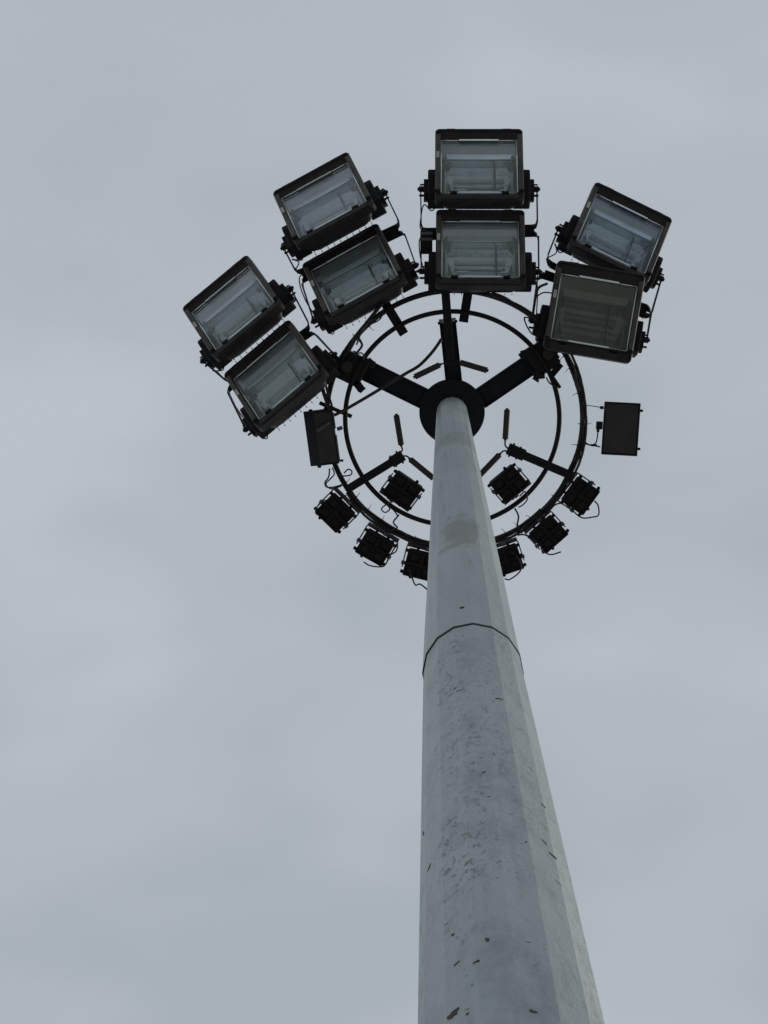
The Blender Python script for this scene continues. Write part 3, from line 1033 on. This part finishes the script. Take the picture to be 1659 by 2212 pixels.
# cable ties
rr = random.Random(11)
tie_m = None
for a in (-30, -24, -12, 2, 12, 24, 38, 52, 60, 66, 74, 100, 108, 118, 126, 134, 142, 150, -140, -132):
    t = R(a)
    c = CO + Vector((RO * math.cos(t), RO * math.sin(t), -0.012))
    if tie_m is None:
        bm = bmesh.new()
        tube(bm, [(0.036 * math.cos(q), 0, 0.030 * math.sin(q)) for q in [2 * math.pi * k / 16 for k in range(16)]], 0.0026, 5, True)
        tube(bm, [(-0.036, 0, -0.002), (-0.05, 0.004, -0.012), (-0.066, 0.012, -0.016)], 0.0022, 5)
        tie_m = build('cable_tie', bm, M['black'], car)
        o = tie_m
    else:
        o = tie_m.copy()
        S.collection.objects.link(o)
    o.matrix_local = Matrix.Translation(c) @ Matrix.Rotation(t + (math.pi if rr.random() < .4 else 0) + rr.uniform(-.2, .2), 4, 'Z')

# tangle by the left latch, and other loose cables
cable([(826, 655), (812, 672), (790, 700), (772, 722), (762, 742), (752, 760)], .013, 'thick black cable running from the ring plate down to the left latch')
cable([(822, 672), (816, 685), (800, 692), (786, 706), (778, 724), (770, 745)], .006, 'thin cable beside the thick one above the left latch')
cable([(828, 668), (822, 688), (806, 698), (792, 700)], .004, 'thinnest lead looping off the ring plate at upper left')
cable([(776, 732), (782, 745), (776, 756), (764, 768)], .008, 'short kinked cable end standing above the left latch')
cable([(768, 770), (778, 762), (786, 768), (784, 778)], .004, 'fine wire curl on top of the left latch')
cable([(700, 770), (690, 800), (697, 840), (706, 868), (712, 885)], .014, 'thick cable drooping from the left latch to the tilted panel', 13.92)
cable([(712, 800), (704, 830), (712, 860), (718, 880)], .008, 'thinner cable beside the thick one above the tilted panel', 13.92)
pc = cable([(953, 733, 14.05), (946, 744, 14.03), (930, 765, 14.0), (905, 790, 13.98), (878, 806, 13.97), (848, 824, 13.96), (812, 846, 13.95), (775, 868, 13.94), (740, 888, 13.93), (722, 897, 13.92)],
           .0115, 'thick black power cable crossing diagonally from the upper arm to the tilted panel', name='power_cable', seg=10)
cable([(1062, 632), (1085, 640), (1105, 652), (1122, 668), (1140, 680), (1150, 684)], .008, 'cable bowing off the upper right of the ring towards the right latch')
cable([(1040, 628), (1075, 642), (1108, 660), (1135, 676), (1152, 680)], .006, 'thinner cable lying along the upper right of the ring')
cable([(1148, 688), (1133, 686), (1137, 702), (1148, 720), (1160, 726)], .005, 'thin lead looping left of the down facing floodlight', 13.9)
cable([(1180, 815), (1186, 826), (1197, 834), (1206, 836)], .0035, 'fine wire hooked inside the ring at right')
cable([(936, 625), (945, 632), (955, 628)], .004, 'fine wire looped under the lower middle floodlight left side', 13.93)
cable([(962, 630), (972, 632), (978, 626)], .004, 'fine wire looped under the lower middle floodlight beside the arm', 13.93)
cable([(1232, 778), (1240, 795), (1244, 820), (1252, 845)], .008, 'cable leaving the underside of the down facing floodlight', 13.93)
cable([(1160, 640), (1175, 632), (1200, 634)], .004, 'short wire between the middle and right floodlight brackets', 14.0)
cable([(1183, 612), (1162, 624), (1154, 660), (1150, 690)], .009, 'black lead left of the down facing floodlight, hanging from its bracket', 14.0)

# ------------------------------------------------------------------ flat panels
def panel(name, mw, hx, hy, dep, label, cat, lean=0.0):
    t = thing(name, label, cat, mw)
    bm = bmesh.new()
    loft(bm, [rrect(hx * .72, hy * .86, .01, -dep), rrect(hx * .97, hy * .97, .008, -dep * .45), rrect(hx, hy, .006, -.012), rrect(hx, hy, .006, 0),
              rrect(hx - .012, hy - .014, .004, 0), rrect(hx - .014, hy - .016, .004, -.005)], True, False)
    build('case', bm, M['black'], t)
    bm = bmesh.new()
    bm.faces.new([bm.verts.new(p) for p in ((-hx + .013, -hy + .015, -.005), (hx - .013, -hy + .015, -.005), (hx - .013, hy - .015, -.005), (-hx + .013, hy - .015, -.005))])
    build('face', bm, M['panelface'], t)
    return t
def psi_pose(c, psi, th, ro): return pose(c, psi, th, ro)
p = panel('panel_floodlight', pose((1.364, -0.006, 13.951), 3.2, 2.6, 0.0), .141, .208, .06, 'flat black rectangular floodlight standing alone to the right of the ring', 'floodlight')
for x, y in ((.145, .15), (.145, -.15)):
    bm = bmesh.new()
    box(bm, (x + .008, y, -.015), (.022, .02, .02), None, .003)
    build('lug', bm, M['black'], p)
bm = bmesh.new()
box(bm, (-.168, .018, -.02), (.05, .062, .03), None, .004)
box(bm, (-.176, -.022, -.02), (.022, .026, .02), None, .003)
build('terminal_box', bm, M['black'], p)
bm = bmesh.new()
cyl(bm, (-.145, .158, -.02), (-.290, .172, -.02), .0035, 6)
box(bm, (-.158, .158, -.02), (.03, .024, .02), None, .003)
cyl(bm, (-.15, -.150, -.02), (-.300, -.128, -.02), .006, 6)
box(bm, (-.20, -.140, -.02), (.05, .018, .02), None, .003)
build('stay', bm, M['black'], p)
bm = bmesh.new()
tube(bm, smooth_path([(-.176, -.03, -.02), (-.178, -.08, -.02), (-.19, -.125, -.02), (-.235, -.140, -.02), (-.275, -.11, -.02), (-.283, -.06, -.02), (-.278, .0, -.02)], 6), .0055, 6)
build('lead', bm, M['rubber'], p)

# tilted panel on the left: turned about its long side so one flank shows
mw = Matrix.Translation(Vector((-0.985, 0.056, 13.94))) @ Matrix.Rotation(R(-7), 4, 'Z') @ Matrix(((1, 0, 0, 0), (0, -1, 0, 0), (0, 0, -1, 0), (0, 0, 0, 1)))
p = thing('panel_floodlight', 'tilted black rectangular panel light at the left of the ring, with a bluish flank', 'floodlight', mw)
bm = bmesh.new()
h = 0.218
prof = [(-.122, -.055), (-.118, -.075), (.10, -.110), (.112, -.03), (.108, .004), (-.040, .006)]
loft(bm, [[Vector((x, -h, z)) for x, z in prof], [Vector((x, h, z)) for x, z in prof]], True, True)
build('case', bm, M['arm'], p)
bm = bmesh.new()
box(bm, (.032, 0, .0075), (.138, .400, .006), None, .002)
build('face', bm, M['panelface'], p)
bm = bmesh.new()
for y0, y1 in ((-.20, .01), (.06, .19)):
    box(bm, (.115, (y0 + y1) / 2, -.002), (.012, y1 - y0, .012), None, .002)
tag(build('edge_strip', bm, M['gear'], p), 'paler grey strip down the right edge')
bm = bmesh.new()
box(bm, (.150, .055, -.02), (.045, .03, .02), Matrix.Rotation(0.2, 4, 'Z'), .004)
build('clamp', bm, M['gear'], p)
bm = bmesh.new()
cyl(bm, (.045, .098, .022), (-.03, .060, .016), .0155, 12)
cyl(bm, (.085, .118, .025), (.045, .098, .022), .013, 12)
build('cable_gland', bm, M['gear'], p)
bm = bmesh.new()
for x, y in ((.06, .226), (-.06, .224), (-.05, -.226), (.07, -.226), (.13, .21), (.13, -.20)):
    box(bm, (x, y, -.02), (.03, .018, .02), None, .003)
build('lug', bm, M['black'], p)
